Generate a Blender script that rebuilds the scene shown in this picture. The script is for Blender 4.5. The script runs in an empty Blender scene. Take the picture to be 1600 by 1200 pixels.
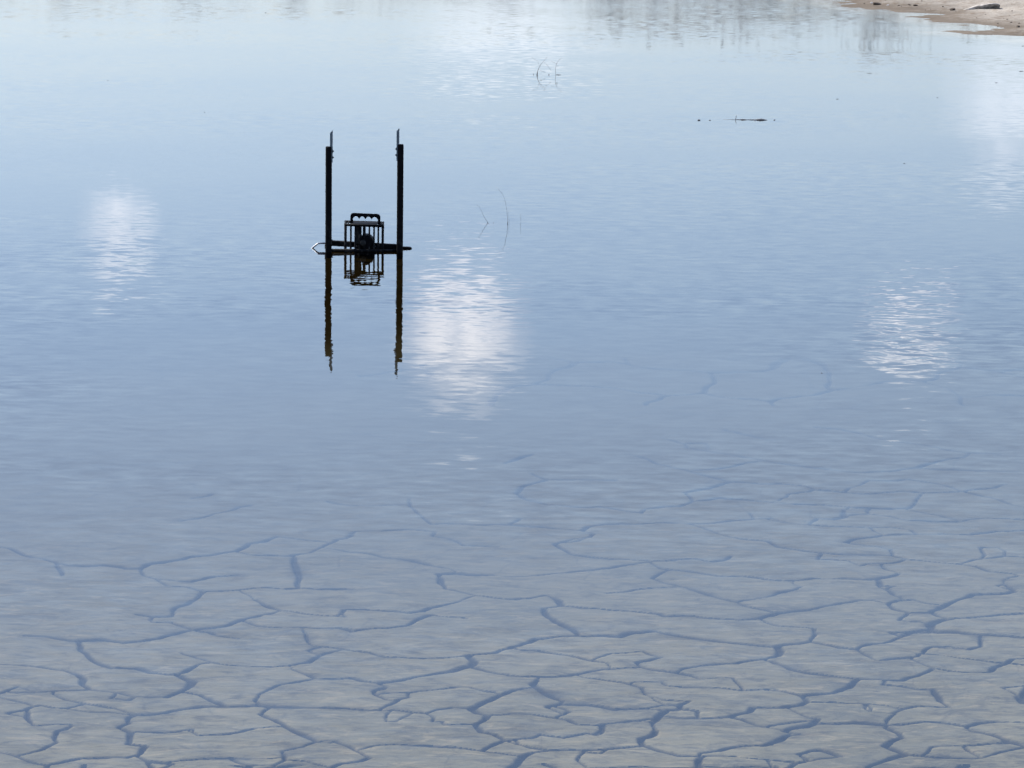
import bpy, bmesh, math, random
import numpy as np
from mathutils import Vector, Matrix

R = math.radians
rng = random.Random(7)
sc = bpy.context.scene
COL = sc.collection

# ------------------------------------------------------------------ camera
CAM_H = 1.75                       # eye height above the water
F_PX = 5600.0                      # focal length in pixels of the 1600 px wide photograph
PITCH = R(9.95)                    # the camera looks down by this much
ROLL = R(0.7)
cam = bpy.data.cameras.new('camera')
cam.sensor_width = 36.0
cam.lens = 36.0 * F_PX / 1600.0
cam.clip_start = 0.05
cam.clip_end = 3000.0
cam_ob = bpy.data.objects.new('camera', cam)
COL.objects.link(cam_ob)
CAM_M = (Matrix.Translation((0, 0, CAM_H)) @ Matrix.Rotation(math.pi / 2 - PITCH, 4, 'X')
         @ Matrix.Rotation(ROLL, 4, 'Z'))
cam_ob.matrix_world = CAM_M
sc.camera = cam_ob

# ------------------------------------------------------------------ light
SUN_AZ, SUN_EL = R(-52.0), R(46.0)
SUN_STRENGTH = 4.0
SKY_STRENGTH = 0.115
EXPOSURE = 1.12
sun_dir = Vector((math.sin(SUN_AZ) * math.cos(SUN_EL), math.cos(SUN_AZ) * math.cos(SUN_EL), math.sin(SUN_EL)))
sun = bpy.data.lights.new('sun', 'SUN')
sun.energy = SUN_STRENGTH
sun.angle = R(0.53)
sun.color = (1.0, 0.95, 0.87)
sun_ob = bpy.data.objects.new('sun', sun)
sun_ob.rotation_euler = (-sun_dir).to_track_quat('-Z', 'Y').to_euler()
sun_ob.location = (-20, 30, 40)
COL.objects.link(sun_ob)

sc.view_settings.view_transform = 'Standard'
sc.view_settings.look = 'None'
sc.view_settings.gamma = 1.0
sc.view_settings.exposure = EXPOSURE
sc.view_settings.use_curve_mapping = False
sc.cycles.use_denoising = True
sc.cycles.max_bounces = 8
sc.cycles.transparent_max_bounces = 8
sc.cycles.caustics_reflective = False
sc.cycles.caustics_refractive = False


# ------------------------------------------------------------------ pixel helpers (placing things on the water plane)
def ray(px, py):
    d = Vector(((px - 800.0) / F_PX, -(py - 600.0) / F_PX, -1.0))
    return (CAM_M.to_3x3() @ d).normalized()


def ground(px, py, z=0.0):
    d = ray(px, py)
    t = (z - CAM_H) / d.z
    return Vector((d.x * t, d.y * t, z))


def scale_at(p):
    return (p - Vector((0, 0, CAM_H))).length / F_PX


# ------------------------------------------------------------------ node helpers
class NT:
    def __init__(self, tree):
        self.t = tree
        self.n = tree.nodes
        self.l = tree.links

    def new(self, kind, **kw):
        nd = self.n.new(kind)
        for k, v in kw.items():
            setattr(nd, k, v)
        return nd

    def put(self, sock, v):
        if hasattr(v, 'is_output'):
            self.l.new(v, sock)
        elif v is not None:
            sock.default_value = v

    def math(self, op, a, b=None, c=None, clamp=False):
        nd = self.new('ShaderNodeMath', operation=op, use_clamp=clamp)
        self.put(nd.inputs[0], a)
        if b is not None:
            self.put(nd.inputs[1], b)
        if c is not None:
            self.put(nd.inputs[2], c)
        return nd.outputs[0]

    def vmath(self, op, a, b=None, scale=None):
        nd = self.new('ShaderNodeVectorMath', operation=op)
        self.put(nd.inputs[0], a)
        if b is not None:
            self.put(nd.inputs[1], b)
        if scale is not None:
            self.put(nd.inputs['Scale'], scale)
        return nd.outputs[0]

    def noise(self, vec, scale, detail=2.0, rough=0.5, dist=0.0, dims='3D'):
        nd = self.new('ShaderNodeTexNoise', noise_dimensions=dims)
        self.put(nd.inputs['Vector'], vec)
        nd.inputs['Scale'].default_value = scale
        nd.inputs['Detail'].default_value = detail
        nd.inputs['Roughness'].default_value = rough
        nd.inputs['Distortion'].default_value = dist
        return nd

    def rng(self, v, a, b, c=0.0, d=1.0, smooth=True):
        nd = self.new('ShaderNodeMapRange')
        nd.interpolation_type = 'SMOOTHSTEP' if smooth else 'LINEAR'
        self.put(nd.inputs[0], v)
        for i, q in enumerate((a, b, c, d)):
            self.put(nd.inputs[i + 1], q)
        return nd.outputs[0]

    def mix(self, fac, a, b):
        nd = self.new('ShaderNodeMix', data_type='RGBA')
        self.put(nd.inputs[0], fac)
        for s, v in ((nd.inputs[6], a), (nd.inputs[7], b)):
            if isinstance(v, tuple) and len(v) == 3:
                v = v + (1.0,)
            self.put(s, v)
        return nd.outputs[2]

    def scaled(self, vec, s):
        nd = self.new('ShaderNodeMapping')
        self.put(nd.inputs[0], vec)
        nd.inputs['Scale'].default_value = s
        return nd.outputs[0]


def material(name):
    m = bpy.data.materials.new(name)
    m.use_nodes = True
    nt = NT(m.node_tree)
    for n in list(nt.n):
        if n.type != 'OUTPUT_MATERIAL':
            nt.n.remove(n)
    out = [n for n in nt.n if n.type == 'OUTPUT_MATERIAL'][0]
    return m, nt, out


# ------------------------------------------------------------------ world: clear sky with scattered soft clouds
world = bpy.data.worlds.new('World')
sc.world = world
world.use_nodes = True
W = NT(world.node_tree)
for n in list(W.n):
    W.n.remove(n)
w_out = W.new('ShaderNodeOutputWorld')
w_bg = W.new('ShaderNodeBackground')
w_bg.inputs['Strength'].default_value = SKY_STRENGTH
W.l.new(w_bg.outputs[0], w_out.inputs[0])
sky = W.new('ShaderNodeTexSky', sky_type='NISHITA')
sky.sun_disc = False
sky.sun_elevation = SUN_EL
sky.sun_rotation = SUN_AZ % (2 * math.pi)
sky.altitude = 100.0
sky.air_density = 1.05
sky.dust_density = 0.25
sky.ozone_density = 2.2
tc = W.new('ShaderNodeTexCoord')
dirv = tc.outputs['Generated']
sep = W.new('ShaderNodeSeparateXYZ')
W.l.new(dirv, sep.inputs[0])
el = W.math('ARCSINE', sep.outputs[2])
az = W.math('ARCTAN2', sep.outputs[0], sep.outputs[1])
wob = W.noise(dirv, 55.0, 4.0, 0.6)
wsep = W.new('ShaderNodeSeparateColor')
W.l.new(wob.outputs['Color'], wsep.inputs[0])
CLOUD_WOBBLE = 0.022
az_w = W.math('MULTIPLY_ADD', W.math('SUBTRACT', wsep.outputs[0], 0.5), CLOUD_WOBBLE, az)
el_w = W.math('MULTIPLY_ADD', W.math('SUBTRACT', wsep.outputs[1], 0.5), CLOUD_WOBBLE, el)
CLOUD_COL = (10.0, 10.3, 11.2)
CLOUDS = [   # photograph x, y of the reflection, half width, half height in px, opacity, softness
    (183, 348, 68, 74, 0.60, 0.0),
    (716, 518, 100, 110, 0.92, 0.2),
    (1420, 524, 78, 54, 0.85, 0.1),
    (1575, 172, 105, 130, 0.36, 0.0),
    (790, 62, 190, 58, 0.42, 0.0),
]
mask = None
for (cx, cy, hw, hh, op, core) in CLOUDS:
    d = ray(cx, cy)
    a0, e0 = math.atan2(d.x, d.y), -math.asin(d.z)
    da = W.math('DIVIDE', W.math('SUBTRACT', az_w, a0), hw / F_PX)
    de = W.math('DIVIDE', W.math('SUBTRACT', el_w, e0), hh / F_PX)
    rr = W.math('SQRT', W.math('ADD', W.math('MULTIPLY', da, da), W.math('MULTIPLY', de, de)))
    mk = W.rng(rr, 1.15, core, 0.0, op)
    mask = mk if mask is None else W.math('MAXIMUM', mask, mk)
tuft = W.noise(dirv, 150.0, 3.0, 0.6)
mask = W.math('MULTIPLY', mask, W.rng(tuft.outputs['Fac'], 0.34, 0.56, 0.62, 1.06))
# the rest of the sky carries scattered clouds of the same kind
hz = W.math('ADD', W.math('ABSOLUTE', sep.outputs[2]), 0.12)
comb = W.new('ShaderNodeCombineXYZ')
W.l.new(W.math('DIVIDE', sep.outputs[0], hz), comb.inputs[0])
W.l.new(W.math('DIVIDE', sep.outputs[1], hz), comb.inputs[1])
far = W.noise(comb.outputs[0], 1.7, 6.0, 0.58, 0.3, '2D')
far_m = W.rng(far.outputs['Fac'], 0.56, 0.74, 0.0, 0.7)
seen = W.math('MULTIPLY', W.rng(W.math('ABSOLUTE', az), 0.30, 0.17), W.rng(el, 0.42, 0.30))
far_m = W.math('MULTIPLY', far_m, W.math('SUBTRACT', 1.0, seen))
mask = W.math('MAXIMUM', mask, far_m)
SKY_TINT = (1.0, 0.945, 1.005)      # white balance of the photograph
low = W.rng(el, 0.02, 0.16)           # dull haze layer along the whole horizon
hazed = W.mix(low, W.vmath('MULTIPLY', sky.outputs[0], (0.80, 0.735, 0.825)), W.vmath('MULTIPLY', sky.outputs[0], SKY_TINT))
W.l.new(W.mix(mask, hazed, CLOUD_COL), w_bg.inputs['Color'])


# ------------------------------------------------------------------ numpy noise
def vnoise(x, y, seed):
    xi = np.floor(x).astype(np.int64)
    yi = np.floor(y).astype(np.int64)
    fx, fy = x - xi, y - yi
    fx = fx * fx * (3 - 2 * fx)
    fy = fy * fy * (3 - 2 * fy)

    def h(a, b):
        n = (a * 374761393 + b * 668265263 + seed * 1442695041) & 0x7fffffff
        n = ((n ^ (n >> 13)) * 1274126177) & 0x7fffffff
        return ((n ^ (n >> 16)) & 0xffff) / 65535.0
    return ((h(xi, yi) * (1 - fx) + h(xi + 1, yi) * fx) * (1 - fy)
            + (h(xi, yi + 1) * (1 - fx) + h(xi + 1, yi + 1) * fx) * fy) - 0.5


def fbm(x, y, seed, octs=3, g=0.5):
    s, a, f = 0, 1.0, 1.0
    for o in range(octs):
        s = s + a * vnoise(x * f, y * f, seed + o * 17)
        a *= g
        f *= 2.03
    return s


# ------------------------------------------------------------------ shore line and ground height
SHORE_PX = [(1600, 55), (1571, 53), (1537, 49), (1540, 44), (1520, 36), (1490, 31), (1460, 20), (1400, 15), (1350, 9), (1320, 2)]
shore_vis = [tuple(ground(*p).xy) for p in SHORE_PX]
SHORE = [(9.5, 8.0), (6.6, 14.0), (4.6, 19.5)] + shore_vis + [
    (1.6, 30.0), (-1.5, 36.0), (-10, 45), (-25, 50), (-45, 42), (-52, 18), (-40, -1.0), (-15, 1.5), (0, 3.4), (6, 4.6)]
SHORE = np.array(SHORE)


def shore_distance(x, y):
    """signed distance to the shore line, positive over land"""
    best = np.full(x.shape, 1e9)
    inside = np.zeros(x.shape, bool)
    n = len(SHORE)
    for i in range(n):
        ax, ay = SHORE[i]
        bx, by = SHORE[(i + 1) % n]
        dx, dy = bx - ax, by - ay
        t = np.clip(((x - ax) * dx + (y - ay) * dy) / (dx * dx + dy * dy), 0, 1)
        best = np.minimum(best, np.hypot(x - ax - t * dx, y - ay - t * dy))
        cond = ((ay > y) != (by > y)) & (x < (bx - ax) * (y - ay) / (by - ay + 1e-12) + ax)
        inside ^= cond
    return np.where(inside, -best, best)


def height(x, y, detail=True):
    s = shore_distance(x, y)
    land = 0.075 * s / (1 + 0.05 * np.maximum(s, 0)) + 0.0
    # a shallow flat pan: cracked mud close by, then soft silt almost up to the surface
    k = np.clip((y - 0.25 * x - 8.4) / 3.0, 0, 1)
    k = k * k * (3 - 2 * k)
    bed = -np.minimum(0.030 * -s, 0.050 - 0.030 * k)
    z = np.where(s > 0, land, bed)
    if detail:
        k = np.clip((s + 1.5) / 1.5, 0, 1)
        z = z + k * (0.016 * fbm(x * 1.7, y * 1.7, 5, 3) + 0.010 * fbm(x * 7, y * 7, 9, 3))
        z = z + np.clip(s, 0, 30) * 0.012 * fbm(x * 0.25, y * 0.25, 21, 3)
    return z


def bed_z(x, y):
    return height(np.array([x], float), np.array([y], float), False)[0]


def ground_bed(px, py):
    z = -0.05
    for _ in range(4):
        p = ground(px, py, z)
        z = bed_z(p.x, p.y)
    return p


# ------------------------------------------------------------------ mesh helpers
def link(name, me, mat=None, parent=None):
    o = bpy.data.objects.new(name, me)
    COL.objects.link(o)
    if mat is not None and me is not None and not me.materials:
        me.materials.append(mat)
    if parent is not None:
        o.parent = parent
    return o


def np_mesh(name, co, quads, smooth=True):
    me = bpy.data.meshes.new(name)
    co = np.asarray(co, np.float32)
    quads = np.asarray(quads, np.int32)
    me.vertices.add(len(co))
    me.vertices.foreach_set('co', co.ravel())
    me.loops.add(quads.size)
    me.loops.foreach_set('vertex_index', quads.ravel())
    me.polygons.add(len(quads))
    me.polygons.foreach_set('loop_start', np.arange(0, quads.size, 4, dtype=np.int32))
    me.polygons.foreach_set('loop_total', np.full(len(quads), 4, np.int32))
    me.polygons.foreach_set('use_smooth', np.full(len(quads), smooth, bool))
    me.update(calc_edges=True)
    return me


def bm_mesh(name, bm, smooth=False):
    me = bpy.data.meshes.new(name)
    bmesh.ops.recalc_face_normals(bm, faces=bm.faces)
    if smooth:
        for f in bm.faces:
            f.smooth = True
    bm.to_mesh(me)
    bm.free()
    return me


def tag(o, label=None, cat=None, group=None, kind=None):
    for k, v in (('label', label), ('category', cat), ('group', group), ('kind', kind)):
        if v:
            o[k] = v
    return o


def empty(name, loc=(0, 0, 0)):
    o = bpy.data.objects.new(name, None)
    o.location = loc
    o.empty_display_size = 0.1
    COL.objects.link(o)
    return o


def tube(bm, pts, radii, seg=8, cap=True, flat=1.0):
    """swept tube through pts; flat squashes it across"""
    pts = [Vector(p) for p in pts]
    rings = []
    prev = None
    for i, p in enumerate(pts):
        t = (pts[min(i + 1, len(pts) - 1)] - pts[max(i - 1, 0)]).normalized()
        ref = prev if prev is not None else (Vector((0, 1, 0)) if abs(t.y) < 0.9 else Vector((1, 0, 0)))
        a = (ref - t * ref.dot(t)).normalized()
        b = t.cross(a)
        prev = a
        r = radii[i] if isinstance(radii, (list, tuple)) else radii
        rings.append([bm.verts.new(p + a * (r * math.cos(2 * math.pi * k / seg)) + b * (r * flat * math.sin(2 * math.pi * k / seg)))
                      for k in range(seg)])
    for r0, r1 in zip(rings, rings[1:]):
        for k in range(seg):
            bm.faces.new((r0[k], r0[(k + 1) % seg], r1[(k + 1) % seg], r1[k]))
    if cap:
        bm.faces.new(rings[0])
        bm.faces.new(rings[-1])
    return rings


def box(bm, lo, hi, bevel=0.0, mat=None):
    vs = [Vector((x, y, z)) for x in (lo[0], hi[0]) for y in (lo[1], hi[1]) for z in (lo[2], hi[2])]
    b2 = bmesh.new()
    v = [b2.verts.new(p) for p in vs]
    for f in ((0, 1, 3, 2), (4, 6, 7, 5), (0, 4, 5, 1), (2, 3, 7, 6), (0, 2, 6, 4), (1, 5, 7, 3)):
        b2.faces.new([v[i] for i in f])
    if bevel:
        bmesh.ops.bevel(b2, geom=b2.edges[:], offset=bevel, segments=2, affect='EDGES', profile=0.6)
    if mat is not None:
        bmesh.ops.transform(b2, matrix=mat, verts=b2.verts)
    tmp = bpy.data.meshes.new('tmp')
    b2.to_mesh(tmp)
    b2.free()
    bm.from_mesh(tmp)
    bpy.data.meshes.remove(tmp)


# ------------------------------------------------------------------ materials
def mat_sand():
    m, t, out = material('sand')
    b = t.new('ShaderNodeBsdfPrincipled')
    geo = t.new('ShaderNodeNewGeometry')
    pos = geo.outputs['Position']
    n1 = t.noise(pos, 1.3, 5, 0.6)
    n2 = t.noise(pos, 16, 5, 0.65)
    n3 = t.noise(pos, 70, 3, 0.6)
    c = t.mix(t.rng(n1.outputs['Fac'], 0.35, 0.65), (0.20, 0.180, 0.153), (0.315, 0.285, 0.245))
    c = t.mix(t.rng(n2.outputs['Fac'], 0.48, 0.70, 0, 0.7), c, (0.16, 0.12, 0.085))
    c = t.mix(t.rng(n3.outputs['Fac'], 0.54, 0.72, 0, 0.75), c, (0.10, 0.085, 0.07))
    sp = t.new('ShaderNodeSeparateXYZ')
    t.l.new(pos, sp.inputs[0])
    wz = t.math('MULTIPLY_ADD', n2.outputs['Fac'], -0.03, sp.outputs[2])
    c = t.mix(t.rng(wz, 0.02, -0.012, 0, 0.75), c, (0.10, 0.08, 0.062))
    c = t.mix(t.rng(sp.outputs[2], -0.002, -0.016), c, SILT)
    t.l.new(c, b.inputs['Base Color'])
    b.inputs['Roughness'].default_value = 0.9
    b.inputs['Specular IOR Level'].default_value = 0.0
    bump = t.new('ShaderNodeBump')
    bump.inputs['Strength'].default_value = 0.7
    bump.inputs['Distance'].default_value = 0.02
    t.l.new(n2.outputs['Fac'], bump.inputs['Height'])
    t.l.new(bump.outputs[0], b.inputs['Normal'])
    t.l.new(b.outputs[0], out.inputs[0])
    return m


SILT = (0.0085, 0.006, 0.0012)


def mat_mud(name, dark=False):
    m, t, out = material(name)
    b = t.new('ShaderNodeBsdfPrincipled')
    geo = t.new('ShaderNodeNewGeometry')
    pos = geo.outputs['Position']
    n1 = t.noise(pos, 2.2, 4, 0.6)
    n2 = t.noise(t.scaled(pos, (0.7, 1, 1)), 15, 6, 0.72, 0.5)
    n3 = t.noise(pos, 120, 3, 0.6)
    c = t.mix(t.rng(n1.outputs['Fac'], 0.3, 0.7), (0.112, 0.112, 0.085), (0.165, 0.163, 0.128))
    c = t.mix(t.rng(n2.outputs['Fac'], 0.47, 0.66, 0, 0.8), c, (0.060, 0.058, 0.044))
    n4 = t.noise(t.scaled(pos, (0.35, 1, 1)), 48, 4, 0.7, 0.6)
    c = t.mix(t.rng(n4.outputs['Fac'], 0.50, 0.70, 0, 0.7), c, (0.050, 0.048, 0.04))
    c = t.mix(t.rng(n4.outputs['Fac'], 0.48, 0.32, 0, 0.6), c, (0.235, 0.215, 0.165))
    c = t.mix(t.rng(n3.outputs['Fac'], 0.5, 0.8, 0, 0.3), c, (0.11, 0.095, 0.065))
    if dark:
        c = t.mix(0.85, c, (0.035, 0.03, 0.022))
    else:
        # brown silt has settled over the plates farther out; dark silt fills the joints between them
        sp = t.new('ShaderNodeSeparateXYZ')
        t.l.new(pos, sp.inputs[0])
        q = t.math('MULTIPLY_ADD', sp.outputs[0], -0.25, sp.outputs[1])
        q = t.math('MULTIPLY_ADD', n1.outputs['Fac'], 1.2, q)
        c = t.mix(t.rng(q, 6.6, 10.2, 0, 1.0), c, (0.048, 0.046, 0.032))
        at = t.new('ShaderNodeAttribute', attribute_name='crack')
        c = t.mix(t.rng(at.outputs['Fac'], 0.03, 0.8, 0, 0.93), c, (0.010, 0.009, 0.007))
        c = t.mix(t.rng(q, 10.0, 12.2, 0, 1.0), c, SILT)
    t.l.new(c, b.inputs['Base Color'])
    b.inputs['Roughness'].default_value = 0.95
    b.inputs['Specular IOR Level'].default_value = 0.0
    bump = t.new('ShaderNodeBump')
    bump.inputs['Strength'].default_value = 0.6
    bump.inputs['Distance'].default_value = 0.006
    t.l.new(n2.outputs['Fac'], bump.inputs['Height'])
    t.l.new(bump.outputs[0], b.inputs['Normal'])
    t.l.new(b.outputs[0], out.inputs[0])
    return m


RIPPLE_FINE, RIPPLE_MID, RIPPLE_BIG = 0.024, 0.010, 0.003


def mat_water():
    m, t, out = material('water')
    geo = t.new('ShaderNodeNewGeometry')
    pos = geo.outputs['Position']
    patch = t.noise(t.scaled(pos, (0.6, 1.0, 1)), 0.55, 3, 0.55, 0.6)
    amp = t.rng(patch.outputs['Fac'], 0.36, 0.66, 0.25, 1.25)
    sp = t.new('ShaderNodeSeparateXYZ')
    t.l.new(pos, sp.inputs[0])
    near = t.rng(sp.outputs[1], 13.6, 10.6, 0.6, 1.25)            # livelier towards the viewer, glassy in the middle
    mid_f = t.rng(sp.outputs[1], 15.0, 9.5, 0.25, 0.9)
    amp = t.math('MULTIPLY', t.math('MULTIPLY', amp, near), t.rng(sp.outputs[1], 10.0, 7.0, 1.0, 0.8))
    fine = t.noise(t.scaled(pos, (0.45, 1.0, 1)), 24.0, 2.0, 0.55, 0.2, '2D')
    mid = t.noise(t.scaled(pos, (0.5, 1.0, 1)), 6.0, 1.0, 0.5, 0.3, '2D')
    big = t.noise(pos, 0.9, 1.0, 0.5, 0.0, '2D')
    v = t.vmath('SCALE', t.vmath('SUBTRACT', fine.outputs['Color'], (0.5, 0.5, 0.5)), scale=t.math('MULTIPLY', amp, 2 * RIPPLE_FINE))
    v2 = t.vmath('SCALE', t.vmath('SUBTRACT', mid.outputs['Color'], (0.5, 0.5, 0.5)), scale=t.math('MULTIPLY', t.math('MULTIPLY', amp, mid_f), 2 * RIPPLE_MID))
    v3 = t.vmath('SCALE', t.vmath('SUBTRACT', big.outputs['Color'], (0.5, 0.5, 0.5)), scale=2 * RIPPLE_BIG)
    v = t.vmath('ADD', t.vmath('ADD', v, v2), v3)
    nrm = t.vmath('NORMALIZE', t.vmath('ADD', t.vmath('MULTIPLY', v, (1, 1, 0)), (0, 0, 1)))
    fr = t.new('ShaderNodeFresnel')
    fr.inputs['IOR'].default_value = 1.333
    t.l.new(nrm, fr.inputs['Normal'])
    gl = t.new('ShaderNodeBsdfGlossy')
    t.l.new(t.rng(sp.outputs[1], 18.0, 27.0, 0.0, 0.07), gl.inputs['Roughness'])   # fine ruffling by the breeze
    t.l.new(nrm, gl.inputs['Normal'])
    tr = t.new('ShaderNodeBsdfTransparent')
    tr.inputs['Color'].default_value = (0.95, 0.91, 0.79, 1)
    mx = t.new('ShaderNodeMixShader')
    t.l.new(fr.outputs[0], mx.inputs[0])
    t.l.new(tr.outputs[0], mx.inputs[1])
    t.l.new(gl.outputs[0], mx.inputs[2])
    t.l.new(mx.outputs[0], out.inputs['Surface'])
    return m


def mat_plain(name, col, rough=0.6, metal=0.0, var=0.25, scale=30, spec=0.4, dirt=None):
    m, t, out = material(name)
    b = t.new('ShaderNodeBsdfPrincipled')
    geo = t.new('ShaderNodeNewGeometry')
    n = t.noise(geo.outputs['Position'], scale, 4, 0.6)
    dk = tuple(x * (1 - var) for x in col)
    lt = tuple(min(1, x * (1 + var)) for x in col)
    c = t.mix(t.rng(n.outputs['Fac'], 0.35, 0.65), dk, lt)
    if dirt:
        n2 = t.noise(geo.outputs['Position'], 45, 5, 0.7)
        sp = t.new('ShaderNodeSeparateXYZ')
        t.l.new(geo.outputs['Position'], sp.inputs[0])
        low = t.rng(sp.outputs[2], 0.16, 0.0)
        f = t.math('MULTIPLY', low, t.rng(n2.outputs['Fac'], 0.48, 0.7))
        c = t.mix(f, c, dirt)
    t.l.new(c, b.inputs['Base Color'])
    b.inputs['Roughness'].default_value = rough
    b.inputs['Metallic'].default_value = metal
    b.inputs['Specular IOR Level'].default_value = spec
    t.l.new(b.outputs[0], out.inputs[0])
    return m


M = {
    'sand': mat_sand(), 'mud': mat_mud('mud'), 'water': mat_water(),
    'black': mat_plain('black_coated_steel', (0.0045, 0.0045, 0.005), 0.7, 0, 0.3, 60, 0.06, dirt=(0.045, 0.043, 0.04)),
    'plastic': mat_plain('black_plastic', (0.004, 0.004, 0.005), 0.7, 0, 0.2, 60, 0.05),
    'steel': mat_plain('weathered_steel', (0.10, 0.13, 0.15), 0.5, 0.6, 0.2, 80, 0.5),
    'grey': mat_plain('grey_casting', (0.030, 0.029, 0.027), 0.7, 0.0, 0.35, 90, 0.1),
    'chrome': mat_plain('bright_rod', (0.22, 0.23, 0.25), 0.42, 1.0, 0.15, 80, 0.5),
    'twig': mat_plain('wet_twig', (0.16, 0.155, 0.15), 0.7, 0, 0.3, 60, 0.3),
    'drift': mat_plain('driftwood', (0.30, 0.27, 0.235), 0.8, 0, 0.35, 35, 0.2),
    'clod': mat_plain('dark_clod', (0.085, 0.066, 0.05), 0.9, 0, 0.4, 50, 0.2),
    'pale': mat_plain('pale_stone', (0.55, 0.53, 0.5), 0.8, 0, 0.2, 60, 0.2),
    'bark': mat_plain('bark', (0.25, 0.22, 0.2), 0.9, 0, 0.3, 8, 0.2),
    'leaf': mat_plain('hazed_leaves', (0.20, 0.21, 0.20), 0.6, 0, 0.35, 3, 0.3),  # distance haze is painted into this greyed leaf colour
    'leafb': mat_plain('hazed_leaves_pale', (0.26, 0.25, 0.25), 0.7, 0, 0.35, 3, 0.3),  # paler still: haze put into the colour, no haze volume
}

# ------------------------------------------------------------------ ground sheet
def axis(parts):
    out = []
    for a, b, n in parts:
        out += list(np.linspace(a, b, n, endpoint=False))
    return np.array(out + [parts[-1][1]])


gx = axis([(-1500, -200, 8), (-200, -60, 14), (-60, -10, 40), (-10, 1.4, 60), (1.4, 5.6, 170), (5.6, 20, 60), (20, 60, 30), (60, 200, 14), (200, 1500, 8)])
gy = axis([(-1500, -200, 8), (-200, -30, 14), (-30, 2, 40), (2, 19, 90), (19, 32, 320), (32, 60, 80), (60, 200, 40), (200, 1500, 12)])
GX, GY = np.meshgrid(gx, gy)
GZ = height(GX, GY)
FAN_Y0, FAN_Y1, FAN_U = 5.2, 11.8, 0.195
inner = (GY > FAN_Y0 + 0.15) & (GY < FAN_Y1 - 0.15) & (np.abs(GX) < FAN_U * GY - 0.12)
GZ = np.where(inner, GZ - 0.25, GZ)
ny, nx = GX.shape
idx = np.arange(ny * nx).reshape(ny, nx)
quads = np.stack([idx[:-1, :-1], idx[:-1, 1:], idx[1:, 1:], idx[1:, :-1]], -1).reshape(-1, 4)
g_ob = link('ground', np_mesh('ground', np.stack([GX, GY, GZ], -1).reshape(-1, 3), quads), M['sand'])
tag(g_ob, kind='structure')

# ------------------------------------------------------------------ water
wb = bmesh.new()
box(wb, (-58, -6, -0.9), (13, 56, 0.0))
w_ob = link('water', bm_mesh('water', wb), M['water'])
tag(w_ob, kind='structure')

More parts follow.
